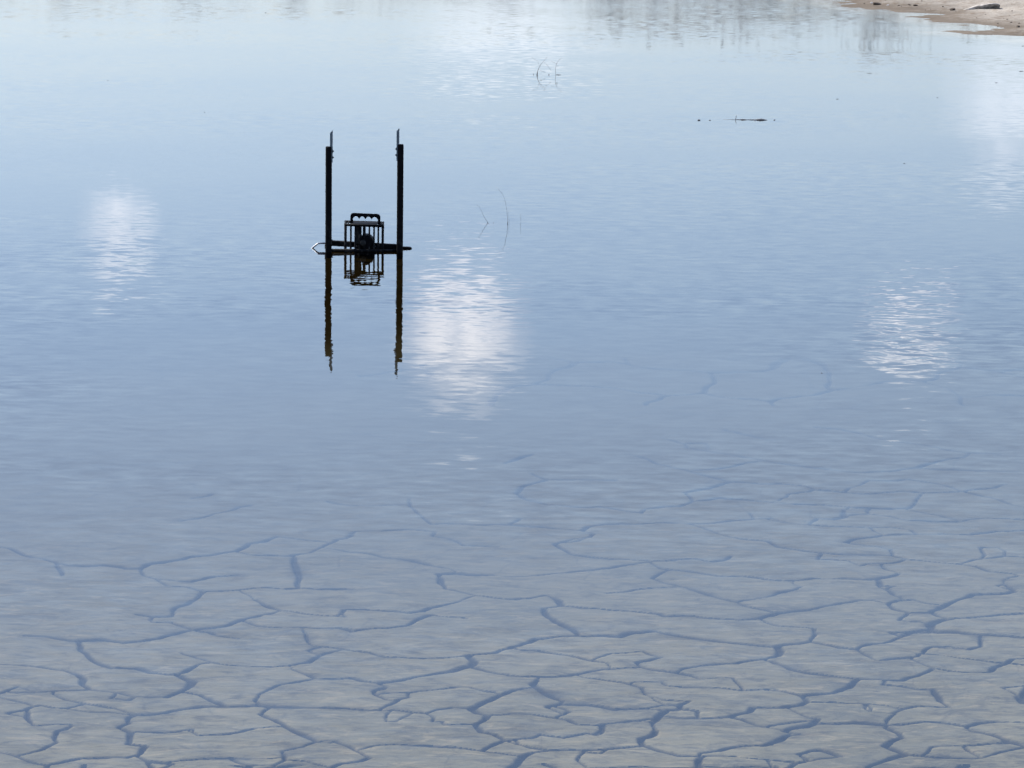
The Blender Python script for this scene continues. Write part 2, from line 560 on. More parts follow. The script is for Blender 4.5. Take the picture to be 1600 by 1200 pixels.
# ------------------------------------------------------------------ cracked mud bed
TILE = {'A': (0, 900), 'B': (400, 900), 'C': (800, 900), 'D': (1200, 900), 'E': (0, 640), 'F': (400, 640), 'G': (800, 640), 'H': (1200, 640)}
CRACKS = '''
A 10 -20,540 130,548 280,562 430,582 510,605 535,640 525,670 550,705
A 6 100,730 250,722 400,712 550,705 640,712 720,724
A 8 -20,745 40,715 95,698
A 6 360,755 440,778 530,796 600,806 680,820 760,832 850,856
A 11 1620,800 1520,803 1400,803 1280,808 1150,826 1000,848 850,860 815,880 820,915 745,940 825,972 815,1045 920,1058 850,1110
A 10 850,1110 780,1134 640,1134 500,1140 380,1162 310,1170 200,1152 100,1122 -20,1098
A 9 310,1170 320,1260
A 17 850,1120 920,1140 1000,1150 1070,1162
A 10 920,1140 985,1210 1000,1260
A 5 1060,1150 1250,1136 1440,1130 1600,1130
A 11 170,368 300,374 430,396 520,397 650,396 780,402 900,390 1000,378 1090,352 1200,330 1310,315 1430,292 1520,262 1620,238
A 14 490,402 510,440 550,490 610,530 700,562
A 9 700,562 860,566 950,592 1060,606 1150,604 1230,560
A 16 1110,612 1190,650 1170,690 1130,720 1040,752
A 11 1130,720 1260,738 1320,772 1420,800
A 10 860,236 960,246 1060,240
A 8 960,280 1060,282 1130,305 1200,330
A 10 1080,210 1180,165 1250,120 1280,85
A 6 1280,85 1400,80 1600,66
A 8 1200,330 1330,345 1420,370 1490,384
A 6 1130,470 1230,505 1330,530 1440,548 1620,550
A 6 40,860 120,842 180,825 240,812
A 7 150,840 170,885 205,915
A 8 440,932 400,955 340,970 330,1000 350,1040
A 12 1240,990 1330,988 1420,985 1520,970 1600,950
A 6 990,970 1100,962 1210,948
A 6 430,830 560,845 700,850 820,858
A 6 210,935 330,925 440,920
A 6 680,765 800,768 840,745
E 11 -20,852 60,865 150,905 280,930 370,965 440,980 560,975 680,972 790,990 870,990 900,968 1000,955 1120,935 1220,910 1360,900 1480,880 1560,850
E 9 870,1000 920,1035 980,1050 1060,1095 1180,1100 1280,1125
E 6 980,1050 1200,1060 1340,1030 1480,1025
E 6 350,965 380,1040
E 8 1130,690 1280,670 1400,640 1480,605 1560,595
E 7 1200,555 1290,545 1320,530
B 9 -20,140 60,170 150,200 320,232 440,243 560,252
B 8 -20,550 100,550 220,540 330,522 400,492 480,475
B 13 220,560 300,590 370,625 500,630 600,630 680,648 740,655 850,640 1050,622 1200,590 1340,552 1360,530 1320,490 1480,470 1540,455 1620,448
B 9 740,655 810,682
B 9 370,625 250,648 150,672 60,715 20,730
B 11 -20,800 110,808 300,812 450,815 580,818 680,826 780,830 880,836 960,850 1050,862
B 12 780,825 840,785 880,758 950,750
B 8 720,705 740,730 810,755
B 15 50,855 110,885 180,915 210,955 280,985 370,1030
B 5 370,1035 460,1042
B 10 490,1030 550,1055 600,1090 720,1130 640,1150 540,1165 460,1200 430,1240
B 5 780,1062 900,1050 1080,1056 1250,1070 1410,1090 1500,1108
B 9 1410,1090 1490,1050 1570,1025 1620,1022
B 12 1620,715 1500,755 1400,795 1330,825 1370,860 1440,875 1430,900 1370,935 1410,975 1500,990 1570,1025
B 6 1330,822 1230,820
B 6 1200,935 1370,935
B 6 1440,872 1530,868
B 10 1340,560 1440,590 1530,610 1620,622
B 7 160,1090 180,1150 120,1180
B 6 180,1150 300,1160
B 10 600,345 720,328 850,315 950,300 1010,270 1060,250 1110,240 1200,255 1300,258
B 9 560,205 700,208 840,220 950,232 1040,220 1090,195 1180,175 1280,150
B 8 190,318 330,318 520,320
B 8 290,360 320,400 355,425
B 6 330,460 430,440 520,448 620,470
B 6 710,475 810,495 1000,508
B 8 1180,65 1300,90 1380,115 1500,132 1620,142
B 6 1330,695 1400,715 1480,725
B 6 870,715 980,715 1100,700
B 8 800,908 860,908
B 8 1120,908 1170,912
F 14 240,910 255,980 265,1060 270,1110
F 8 -20,835 60,820 150,790
F 7 0,905 200,910 330,890 430,840 500,800 560,795
F 8 440,855 560,865 700,885 800,912 900,925 1010,945 1120,970 1210,985
F 24 1140,1025 1240,1012 1380,1015 1500,1015
F 7 620,755 780,758 950,745 1130,755
F 6 1100,785 1200,800 1300,840 1520,850
F 6 960,560 960,600 1030,640 1080,690 1100,710 1250,708 1450,715 1620,712
F 6 450,570 600,600 760,605
F 7 -10,1105 270,1110 600,1115
G 9 -20,712 150,725 300,735 440,745 480,725 570,705 680,698 800,705 950,700 1100,702 1250,705 1400,688 1510,675 1620,665
G 10 440,745 500,770 480,795
G 8 270,840 330,870 380,905 500,920 620,932 760,938 850,940
G 20 850,945 930,945 1020,942
G 10 860,950 930,985 1080,995 1200,1018 1300,1035 1450,1040 1620,1060
G 7 1020,940 1150,935 1250,945 1330,935 1370,910
G 7 150,1025 350,1010 520,995 700,975 850,950
G 9 950,1010 870,1045 960,1080 1060,1105 1200,1140 1310,1180 1400,1200 1450,1230
G 6 600,1135 800,1115 1060,1105
G 8 720,280 850,305 930,340 1050,370 1150,395 1270,425 1370,450 1300,475 1180,500 1080,520 1140,570 1050,600 950,605 830,620
G 8 1370,450 1500,455 1700,460
G 6 1140,570 1300,550 1450,560 1620,572
G 8 130,395 230,430 60,480 30,520 100,560 220,590 360,605 560,605 720,630 800,638
G 6 230,430 400,435 650,440
G 7 1100,702 1220,740 1330,780 1450,805 1600,820 1650,835
G 7 1080,235 1220,250 1350,275 1450,290 1570,320 1650,335
G 6 1570,320 1450,345 1300,370 1150,385
G 7 950,175 1080,205 1220,205
G 7 1340,130 1480,155 1620,185
G 6 1480,640 1510,675
G 6 -20,710 50,680
G 8 -30,330 60,300 140,280
H 10 20,820 80,855 180,868 330,890 480,900 640,905 780,905 880,930 1010,940 1200,955 1310,975 1400,1005 1540,1015
H 10 770,870 780,905
H 7 1200,955 1340,925 1480,910 1620,912
H 6 880,930 820,950 730,960 570,970
H 8 490,825 580,800 700,785 900,775 1080,775 1280,778 1400,755 1620,748
H 10 900,750 930,772
H 12 -20,1058 170,1068 270,1055 400,1060 500,1055 620,1060 680,1050 760,1035 820,1020
H 28 690,1060 700,1095 780,1100
H 9 700,1100 780,1145 800,1165
H 12 1440,1095 1490,1090 1550,1140 1480,1155 1350,1160 1280,1165
H 8 1560,1025 1500,1045
H 8 0,330 180,345 330,360 480,378 600,385 750,370 930,350 1000,330 1120,310 1220,295
H 7 930,350 1100,365 1300,375 1620,380
H 7 300,110 450,120 580,150 760,190 900,205 1000,220 1100,245 1200,260 1350,270 1450,275
H 8 -20,455 200,465 300,490 450,500 620,515 830,505 1000,510 1200,505 1330,490 1420,485 1500,465
H 8 1200,490 1300,520 1420,555 1520,590 1620,615
H 8 970,515 920,575 880,600 770,610 560,605 400,595 200,580 20,575
H 6 60,560 120,520 250,505
H 8 880,610 980,630 1080,655 1200,690
H 7 880,685 1050,690 1200,690 1250,680 1400,670 1620,680
H 14 310,672 400,678 480,665 480,620
H 6 490,655 640,640
H 6 20,680 200,710 400,725 640,735
H 8 320,938 400,938 500,945
H 9 1330,855 1430,855
H 6 540,470 640,440 800,440 900,430 1080,460 1200,490
C 10 -20,140 100,132 200,110 290,140 330,185 460,200 560,205 680,215 800,222 920,230 970,248 1150,250 1300,265 1420,270 1540,262 1620,240
C 13 210,205 215,245 270,290 360,320 430,358
C 12 20,435 110,410 160,385 300,376 430,372 550,372 660,378 740,360 900,348 1010,372 1150,390 1290,408 1450,425 1620,445
C 15 -20,445 20,435 110,410
C 7 40,455 170,458 280,478 420,500 500,520 580,540
C 13 -20,622 100,628 280,630 360,620 490,590 560,582 680,580 820,572 920,598 1020,608 1140,622 1190,640
C 11 820,572 780,548 860,535 940,512
C 6 940,512 860,490 820,470
C 9 1060,585 1160,560 1280,550 1400,545 1500,525 1620,512
C 14 170,645 150,685 200,725 270,760 320,780
C 10 240,820 330,802 470,802 560,810 640,828 830,822
C 8 -20,858 120,865 250,885 340,900 410,925 550,928
C 12 550,925 560,965
C 7 270,882 320,862 370,842
C 6 560,920 700,910 860,885
C 16 870,905 910,870 950,840
C 8 950,835 1060,825 1160,835
C 9 960,795 1040,800 1100,778
C 9 1040,800 1060,825
C 9 960,870 1100,878 1250,880 1350,876 1470,850 1500,820 1620,818
C 8 1350,876 1450,895 1560,930 1620,945
C 14 900,955 880,985 810,1020 820,1060 900,1080 980,1095 1080,1115 1200,1120 1320,1118 1400,1120
C 20 1200,1125 1170,1160 1160,1260
C 8 830,1065 680,1075 560,1085 400,1088 240,1082 130,1070 30,1050 -20,1030
C 12 240,1082 120,1100 60,1130 20,1170 -20,1190 -60,1240
C 7 560,1110 590,1085
C 6 180,980 330,1000 460,985 520,995
C 7 460,630 600,655 700,665 830,700 830,740
C 6 980,685 1080,692 1250,695 1440,705 1620,698
C 6 1380,640 1440,700
C 8 490,1195 600,1190 900,1188 1300,1190 1620,1190
C 9 1180,1100 1300,1085 1400,1060 1500,1052 1620,1050
C 5 780,665 950,660
D 13 0,512 50,500 80,470 60,440 130,425 260,410 350,430 450,450 560,460
D 9 560,450 620,430 760,410 830,380
D 14 780,350 830,375 870,350 980,345 1020,335 1050,345 1180,345 1320,365 1450,372 1620,385
D 19 1010,330 1000,300 1090,280 1140,270
D 10 1140,270 1090,255 1030,225
D 7 1140,268 1280,258 1450,238 1620,225
D 11 1030,225 1080,190 1160,160 1240,140 1280,122 1400,115 1500,110 1550,100
D 9 1030,235 900,230 800,210 760,178 830,158 920,150
D 7 760,178 660,160 560,158
D 6 820,275 950,285
D 8 -20,125 80,100 190,88 220,65
D 9 -20,250 60,222 160,208 260,200 350,185
D 7 -20,282 80,298 180,308 280,320
D 9 -20,530 80,558 140,585 280,605 430,620 560,638 700,645 820,650 930,630 1000,598 1030,580
D 12 560,645 480,690 390,725 260,738 200,745 170,738 80,718 -20,705
D 14 200,745 235,785 200,808 80,825 -20,818
D 7 240,788 350,785 480,795 620,795
D 11 710,675 820,682 930,702 1040,700
D 16 1040,700 1060,770
D 5 1060,770 1120,800
D 8 160,840 260,880 310,888
D 15 310,888 280,920 210,940 120,970
D 9 -20,940 100,915 240,900
D 12 280,918 400,918 560,912 680,920 830,922 960,908 1100,912 1240,930 1340,910 1450,900 1620,908
D 13 740,935 830,970 850,1000 760,1030 735,1055 800,1080 870,1110 780,1140 640,1185 560,1240
D 7 870,1110 960,1118 1050,1132 1200,1132 1330,1130
D 10 1280,965 1380,990 1460,1020 1520,1045 1620,1070
D 28 1490,1040 1540,1045
D 6 1020,1068 1150,1060 1270,1052 1490,1052
D 15 -20,1055 60,1025 120,1000 210,985
D 17 200,1105 260,1085 340,1082 400,1098 460,1120
D 11 80,1240 110,1200 170,1150 270,1145
D 6 170,1145 0,1140
D 8 930,492 1080,500 1200,518 1320,532 1450,540 1620,552
D 10 1380,600 1400,570 1500,540 1540,520 1620,512
D 19 1610,690 1570,740 1610,790
D 7 1450,690 1600,685
D 7 640,845 780,850 840,820
D 6 730,900 800,850
D 6 680,535 800,525 930,510
D 6 970,480 1020,440
D 6 1250,460 1330,435
'''
CRACK_WIDTH = 1.2          # overall factor on the widths listed above (millimetres)
CRACK_DEPTH = 0.010

NU = 700
us = np.linspace(-FAN_U, FAN_U, NU)
ys = FAN_Y0 * (FAN_Y1 / FAN_Y0) ** np.linspace(0, 1, 1420)
U, BY = np.meshgrid(us, ys)
BX = U * BY
# ragged edges: the pattern is looked up at slightly disturbed places
wx = BX + 0.012 * fbm(BX * 13, BY * 13, 31, 2, 0.5)
wy = BY + 0.014 * fbm(BX * 13, BY * 11, 57, 2, 0.5)
wide = 1.0 + 0.75 * fbm(BX * 9, BY * 9, 77, 2)
DY = 0.5 * np.gradient(ys)[:, None] * np.ones((1, NU))
softv = np.zeros(BX.shape)
prox = np.full(BX.shape, 9.0)      # distance from crack centre divided by half width
gap = np.full(BX.shape, 9.0)       # distance from crack edge, metres
vis_top = 0.0
LINES = []
for line in CRACKS.strip().splitlines():
    f = line.split()
    ox, oy = TILE[f[0]]
    w = (3.6 + 0.56 * float(f[1])) * 0.001 * CRACK_WIDTH
    pts = []
    for q in f[2:]:
        a, b = q.split(',')
        pts.append(ground_bed(ox + float(a) / 4, oy + float(b) / 4))
    LINES.append((w, pts))
# a crack that stops just short of another one runs on until it meets it
SEG = [(i, a, b) for i, (w, pts) in enumerate(LINES) for a, b in zip(pts, pts[1:])]
SA = np.array([(a.x, a.y) for _, a, b in SEG])
SB = np.array([(b.x, b.y) for _, a, b in SEG])
SI = np.array([i for i, _, _ in SEG])
joins = []
for i, (w, pts) in enumerate(LINES):
    for end, nxt in ((0, 1), (-1, -2)):
        e, pv = pts[end], pts[nxt]
        p = np.array((e.x, e.y))
        dd = SB - SA
        t = np.clip(((p - SA) * dd).sum(1) / ((dd * dd).sum(1) + 1e-12), 0, 1)
        q = SA + dd * t[:, None]
        dist = np.hypot(*(q - p).T)
        go = np.array((e.x - pv.x, e.y - pv.y))
        go = go / (np.hypot(*go) + 1e-9)
        ahead = ((q - p) * go).sum(1)
        dist = np.where((SI == i) | (ahead < -0.3 * dist), 9.0, dist)
        j = int(np.argmin(dist))
        if 0.004 < dist[j] < 0.13:
            joins.append((i, end, Vector((q[j][0], q[j][1], e.z))))
for i, end, p in joins:
    e = LINES[i][1][end]
    m = (e + p) / 2 + Vector((rng.uniform(-1, 1), rng.uniform(-1, 1), 0)) * 0.12 * (p - e).length
    LINES.append((min(0.0065, LINES[i][0]), [e, m, p]))
for w, pts in LINES:
    L = [0.0]
    for a, b in zip(pts, pts[1:]):
        L.append(L[-1] + (b - a).length)
    for k, (a, b) in enumerate(zip(pts, pts[1:])):
        pad = w + 0.06
        r0 = np.searchsorted(ys, min(a.y, b.y) - pad)
        r1 = np.searchsorted(ys, max(a.y, b.y) + pad)
        if r1 <= r0:
            continue
        xs0, xs1 = min(a.x, b.x) - pad, max(a.x, b.x) + pad
        ylo = ys[r0]
        c0 = max(0, int((min(xs0 / ylo, xs0 / ys[r1 - 1]) + FAN_U) / (2 * FAN_U) * (NU - 1)))
        c1 = min(NU, int((max(xs1 / ylo, xs1 / ys[r1 - 1]) + FAN_U) / (2 * FAN_U) * (NU - 1)) + 2)
        if c1 <= c0:
            continue
        sl = (slice(r0, r1), slice(c0, c1))
        px_, py_ = wx[sl], wy[sl]
        dx, dy = b.x - a.x, b.y - a.y
        t = np.clip(((px_ - a.x) * dx + (py_ - a.y) * dy) / (dx * dx + dy * dy + 1e-12), 0, 1)
        d = np.hypot(px_ - a.x - t * dx, py_ - a.y - t * dy)
        s = L[k] + t * (L[k + 1] - L[k])
        end = np.minimum(s, L[-1] - s)
        taper = 0.7 + 0.3 * np.clip(end / 0.06, 0, 1)
        hw = 0.5 * w * taper * wide[sl]
        prox[sl] = np.minimum(prox[sl], d / hw)
        gap[sl] = np.minimum(gap[sl], d - hw)
        soft = np.maximum(1.15 * hw, 2.2 * DY[sl])
        softv[sl] = np.maximum(softv[sl], np.clip((hw + soft - d) / (2 * soft), 0, 1) * np.minimum(1, 0.35 + hw / (1.5 * DY[sl])))
# beyond what the photograph shows, the same kind of cracking goes on
Rinv = np.array(CAM_M.to_3x3().transposed())
rel = np.stack([BX, BY, -0.05 - 0.01 * (BY - 5) - CAM_H], -1) @ Rinv.T
PXX = 800 + F_PX * rel[..., 0] / -rel[..., 2]
PYY = 600 - F_PX * rel[..., 1] / -rel[..., 2]
outside = ((PYY < 668) & (PYY > 600) & (PXX > 560)) | (PYY > 1205) | ((PYY > 668) & ((PXX < -8) | (PXX > 1608)))
CELL = 0.42
bend = 0.16
cx_ = (wx + bend * fbm(BX * 2.6, BY * 2.6, 101, 3)) / CELL
cy_ = (wy + bend * fbm(BX * 2.6, BY * 2.6, 131, 3)) / (CELL * 1.15)
ix, iy = np.floor(cx_).astype(int), np.floor(cy_).astype(int)
hr = np.random.RandomState(4).rand(80, 80, 2)
f1 = np.full(BX.shape, 9.0)
f2 = np.full(BX.shape, 9.0)
for oy in (-1, 0, 1):
    for ox in (-1, 0, 1):
        j = hr[(ix + ox) % 80, (iy + oy) % 80]
        d = np.hypot(ix + ox + 0.1 + 0.8 * j[..., 0] - cx_, iy + oy + 0.1 + 0.8 * j[..., 1] - cy_)
        f2 = np.minimum(f2, np.maximum(f1, d))
        f1 = np.minimum(f1, d)
dv = (f2 - f1) * CELL * 0.5
hwv = 0.0042 * CRACK_WIDTH * wide * np.where(PYY < 640, 1.1, 1.0)
prox = np.where(outside, np.minimum(prox, dv / hwv), prox)
gap = np.where(outside, np.minimum(gap, dv - hwv), gap)

soft = np.maximum(0.45 * hwv, 2.2 * DY)
softv = np.where(outside, np.maximum(softv, np.clip((hwv + soft - dv) / (2 * soft), 0, 1) * np.minimum(1, hwv / (1.5 * DY))), softv)
crack = softv
crack = crack * crack * (3 - 2 * crack)
# hair cracks inside the plates
C2 = 0.17
hx, hy_ = (wx + 0.02 * fbm(BX * 6, BY * 6, 91, 2)) / C2, wy / (C2 * 1.1)
ix, iy = np.floor(hx).astype(int), np.floor(hy_).astype(int)
h1 = np.full(BX.shape, 9.0)
h2 = np.full(BX.shape, 9.0)
for oy in (-1, 0, 1):
    for ox in (-1, 0, 1):
        j = hr[(ix + ox + 31) % 80, (iy + oy + 17) % 80]
        d = np.hypot(ix + ox + j[..., 0] - hx, iy + oy + j[..., 1] - hy_)
        h2 = np.minimum(h2, np.maximum(h1, d))
        h1 = np.minimum(h1, d)
hd = (h2 - h1) * C2 * 0.5
gate = np.clip(fbm(BX * 3.3, BY * 3.3, 63, 2) * 3.2 + 0.35, 0, 1)
hair = np.clip(1.0 - hd / np.maximum(0.0035, 2.0 * DY), 0, 1) * gate * 0.34
crack = np.maximum(crack, hair)
lip = np.exp(-np.clip(gap, 0, 1) / 0.03)
base = height(BX, BY, False)
BZ = (base + 0.006 * fbm(BX * 3.1, BY * 3.1, 3, 3) + 0.0028 * fbm(BX * 14, BY * 22, 13, 3, 0.6)
      - 0.002 * lip - CRACK_DEPTH * np.clip((crack - 0.3) / 0.7, 0, 1))

# tell the plates apart: cores well away from any crack, grown back to the crack edges
core = gap > 0.007
NYR = core.shape[0]
parent = []


def find(a):
    while parent[a] != a:
        parent[a] = parent[parent[a]]
        a = parent[a]
    return a


lab = np.zeros(core.shape, np.int64) - 1
prev_runs = []
for r in range(NYR):
    row = core[r]
    e = np.flatnonzero(np.diff(np.concatenate(([0], row.view(np.int8), [0]))))
    runs = []
    p = 0
    for s, en in zip(e[::2], e[1::2]):
        l = len(parent)
        parent.append(l)
        lab[r, s:en] = l
        runs.append((s, en, l))
        for (s2, e2, l2) in prev_runs:
            if s2 < en and e2 > s:
                a, b = find(l), find(l2)
                if a != b:
                    parent[b] = a
    prev_runs = runs
roots = np.array([find(i) for i in range(len(parent))] + [-1])
lab = roots[lab]
solid = prox > 0.75
for _ in range(14):
    grown = lab.copy()
    for ax, sh in ((0, 1), (0, -1), (1, 1), (1, -1)):
        nb = np.roll(lab, sh, ax)
        grown = np.where((grown < 0) & solid & (nb >= 0), nb, grown)
    lab = grown
cell = lab[:-1, :-1]                                   # one label per quad
cell = np.where((cell == lab[1:, 1:]) | (cell < 0), cell, cell)
ids, cnt = np.unique(cell[cell >= 0], return_counts=True)
# weigh by size in the picture: keep the plates that show largest
q_area = np.array([0])
big = ids[(cnt > 300) & (cnt < 90000)]
order = np.argsort(-np.array([cnt[ids == b][0] for b in big]))[:290]
keep = set(int(b) for b in big[order])
bidx = np.arange(BX.size).reshape(BX.shape)
bq = np.stack([bidx[:-1, :-1], bidx[:-1, 1:], bidx[1:, 1:], bidx[1:, :-1]], -1).reshape(-1, 4)
bco = np.stack([BX, BY, BZ], -1).reshape(-1, 3)
smudge = 0.34 * np.exp(-np.clip(gap, 0, 1) / 0.022) * np.clip(0.25 + 2.6 * fbm(BX * 5.5, BY * 5.5, 41, 3), 0, 1)
bcrack = np.maximum(crack, smudge).ravel()
cl = cell.ravel()


def bed_piece(name, sel, parent_ob):
    q = bq[sel]
    uq, inv = np.unique(q, return_inverse=True)
    me = np_mesh(name, bco[uq], inv.reshape(-1, 4))
    at = me.attributes.new('crack', 'FLOAT', 'POINT')
    at.data.foreach_set('value', bcrack[uq].astype(np.float32))
    return link(name, me, M['mud'], parent_ob)


is_keep = np.isin(cl, list(keep))
bed = bed_piece('pond_bed', ~is_keep, None)
tag(bed, kind='structure')
srt = np.argsort(cl, kind='stable')
cs = cl[srt]
for k in sorted(keep):
    a, b = np.searchsorted(cs, k), np.searchsorted(cs, k, 'right')
    bed_piece('mud_plate', srt[a:b], bed)
print('mud plates:', len(keep), 'bed tris:', 2 * len(bq))


# ------------------------------------------------------------------ the caged pump standing in the water
DEV = ground(568, 392)
S = scale_at(DEV)                     # metres per photograph pixel at the pump
dev = empty('pump_frame', DEV)
tag(dev, 'black steel frame with two tall posts and a caged motor with grip handle', 'pump')


def P(px, yw, h=0.0):
    """place px across, on the water line yw, h pixels above the water; relative to the pump's base"""
    g = ground(px, yw)
    return Vector((g.x, g.y, h * S)) - DEV


def part(name, bm, mat, parent_ob, smooth=False, loc=None):
    o = link(name, bm_mesh(name, bm, smooth), mat, parent_ob)
    return o


def make_post(px, yw, top, tip, side):
    b = P(px, yw)
    r = 5.0 * S
    bm = bmesh.new()
    zt = top * S
    tube(bm, [b + Vector((0, 0, z)) for z in (-0.30, 0.0, zt * 0.5, zt - 2.2 * S, zt - 0.9 * S, zt - 0.15 * S, zt)],
         [r, r, r, r, r * 0.97, r * 0.86, r * 0.6], 20)
    for f in bm.faces:
        f.smooth = len(f.verts) == 4
    post = part('post', bm, M['black'], dev)
    # flat steel blade with a slanting point, bolted to the inner side
    bm = bmesh.new()
    x0 = b.x + side * 4.0 * S
    w, th = 2.1 * S, 1.3 * S
    hi, lo = tip * S, (tip - 4.6) * S
    prof = [(x0 - w, zt - 0.15 * top * S), (x0 + w, zt - 0.15 * top * S), (x0 + w, hi), (x0 + 0.3 * w, hi - 1.4 * S), (x0 - w, lo)]
    fr = [bm.verts.new((x, b.y - r * 0.2 - th, z)) for x, z in prof]
    bk = [bm.verts.new((x, b.y - r * 0.2 + th, z)) for x, z in prof]
    bm.faces.new(fr)
    bm.faces.new(list(reversed(bk)))
    for k in range(5):
        bm.faces.new((fr[k], bk[k], bk[(k + 1) % 5], fr[(k + 1) % 5]))
    part('blade', bm, M['steel'], post)
    for dz in (7.5, 17.0):
        bm = bmesh.new()
        c = b + Vector((side * r * 0.9, 0, zt - dz * S))
        tube(bm, [c, c + Vector((side * 1.9 * S, 0, 0)), c + Vector((side * 2.1 * S, 0, 0)), c + Vector((side * 3.2 * S, 0, 0))],
             [2.4 * S, 2.4 * S, 1.5 * S, 1.3 * S], 6)
        part('bolt', bm, M['plastic'], post)
    return post


make_post(513.2, 394.0, 165.0, 190.5, 1)
make_post(624.6, 395.0, 169.5, 194.5, -1)

# cross beam, a little lower on the right where it dips into the water
bm = bmesh.new()
a0, a1 = P(514, 387.6, 8.2), P(623, 387.6, 3.0)
t = (a1 - a0).normalized()
ang = math.atan2(t.z, t.x)
mt = Matrix.Translation(a0) @ Matrix.Rotation(-ang, 4, 'Y')
box(bm, (0, -4.5 * S, -4.2 * S), ((a1 - a0).length, 4.5 * S, 4.2 * S), 0.9 * S, mt)
part('cross_beam', bm, M['black'], dev)
bm = bmesh.new()
a0, a1 = P(514, 393.0, 1.9), P(624, 393.6, 1.2)
tube(bm, [a0, a1], 2.6 * S, 12)
part('lower_bar', bm, M['black'], dev, True)
# short brackets tie the beam to the posts
for px, yw, h in ((513.2, 394.0, 8.2), (624.6, 395.0, 3.4)):
    bm = bmesh.new()
    a, b = P(px, yw, h), P(px, 387.6, h)
    box(bm, (b.x - 3.6 * S, a.y + 2 * S, a.z - 3.4 * S), (b.x + 3.6 * S, b.y + 4.9 * S, a.z + 3.4 * S), 0.5 * S)
    part('bracket', bm, M['black'], dev)
bm = bmesh.new()
c = P(518.6, 387.6, 13.0)
tube(bm, [c + Vector((0, 0, -1.0 * S)), c + Vector((0, 0, 0.8 * S))], 1.4 * S, 6)
part('bolt', bm, M['steel'], dev)
# bent rod leaving the frame on the left and diving into the water
bm = bmesh.new()
tube(bm, [P(514, 387.8, 8.0), P(502, 387.8, 7.9), P(497.5, 387.8, 7.6), P(495, 387.8, 6.2), P(492, 387.8, 3.6), P(488, 387.8, 0.2), P(484, 387.8, -3.5), P(478, 387.8, -60)],
     [1.35 * S] * 6 + [1.3 * S, 1.2 * S], 10)
part('bent_rod', bm, M['chrome'], dev, True)
bm = bmesh.new()
tube(bm, [P(620, 388.3, 1.0), P(638, 388.3, 0.5), P(641, 388.3, 0.4), P(643, 388.3, 0.3), P(643.6, 388.3, 0.3)],
     [2.6 * S, 2.6 * S, 2.4 * S, 1.5 * S, 0.5 * S], 12)
part('rod_end', bm, M['plastic'], dev, True)

# cage: rails, bars, handle
YF, YB = 391.6, 386.4
TILT = -2.0 / 62.0                   # the cage leans a touch to the right


def cz(px, h):
    return h + (px - 538.5) * TILT


cage = None
bm = bmesh.new()
for yw in (YF, YB):
    a, b = P(538.2, yw, cz(538.2, 40.6)), P(600.0, yw, cz(600.0, 40.6))
    tube(bm, [a, b], 2.1 * S, 8)
for px in (539.6, 598.4):
    a, b = P(px, YF, cz(px, 40.6)), P(px, YB, cz(px, 40.6))
    tube(bm, [a, b], 1.6 * S, 8)
cage = part('cage', bm, M['black'], dev, True)
for px, rad, back in ((539.8, 2.1, True), (548.2, 1.5, False), (555.2, 1.5, False), (577.0, 1.35, False), (584.4, 1.4, False), (591.0, 1.45, False), (598.0, 1.95, True),
                      (562.0, 1.3, False), (569.6, 1.4, False)):
    for yw in ((YF, YB) if back else (YF,)):
        bm = bmesh.new()
        tube(bm, [P(px - 0.4, yw, -45), P(px, yw, cz(px, 40.0))], rad * S, 8, True, 1.0)
        part('bar', bm, M['black'], cage, True)
for px in (543.5, 594.5):      # slats across the open top, as seen through the gaps
    bm = bmesh.new()
    a, b = P(px, YF, cz(px, 41.2)), P(px + 1.5, YB, cz(px, 41.2))
    tube(bm, [a, b], 0.9 * S, 6)
    part('slat', bm, M['black'], cage, True)
bm = bmesh.new()
a, b = P(547.5, YF, cz(547.5, 41.2)), P(590.5, YB, cz(590.5, 41.2))
box(bm, (a.x, a.y, a.z - 1.2 * S), (b.x, b.y, a.z + 0.4 * S), 0.4 * S)
part('top_plate', bm, M['plastic'], cage)
# grip handle with four finger hollows
hx0, hx1 = 547.2, 594.2
W_, H_, leg, rad = hx1 - hx0, 15.4, 4.0, 5.0


def top_edge(x):
    e = min(x, W_ - x)
    return H_ if e >= rad else H_ - rad + math.sqrt(max(0.0, rad * rad - (rad - e) ** 2))


def low_edge(x):
    u = (x - leg) / (W_ - 2 * leg) * 4
    return 6.6 + 4.2 * abs(math.sin(math.pi * u)) ** 0.8


cols = [(x, top_edge(x), -3.0) for x in (0.0, 0.25, 0.8, 1.6, 2.6, leg)]
cols += [(x, top_edge(x), low_edge(x)) for x in [leg + (W_ - 2 * leg) * k / 40 for k in range(41)]]
cols += [(x, top_edge(x), -3.0) for x in (W_ - leg, W_ - 2.6, W_ - 1.6, W_ - 0.8, W_ - 0.25, W_)]
bm = bmesh.new()
hy = P(570, 389.0).y
hz0 = cz(547, 41.5)
TH = 2.2 * S
pl = P(hx0, 389.0)


def hv(x, z, y):
    return Vector((pl.x + x * S, y, (hz0 + z + x * TILT) * S))


cv = [[bm.verts.new(hv(x, z, hy + d)) for z in (zt_, zb_) for d in (-TH, TH)] for x, zt_, zb_ in cols]
for c0_, c1_ in zip(cv, cv[1:]):
    for i0, i1 in ((0, 1), (1, 3), (3, 2), (2, 0)):
        bm.faces.new((c0_[i0], c0_[i1], c1_[i1], c1_[i0]))
for c0_ in (cv[0], cv[-1]):
    bm.faces.new((c0_[0], c0_[1], c0_[3], c0_[2]))
part('handle', bm, M['plastic'], cage)

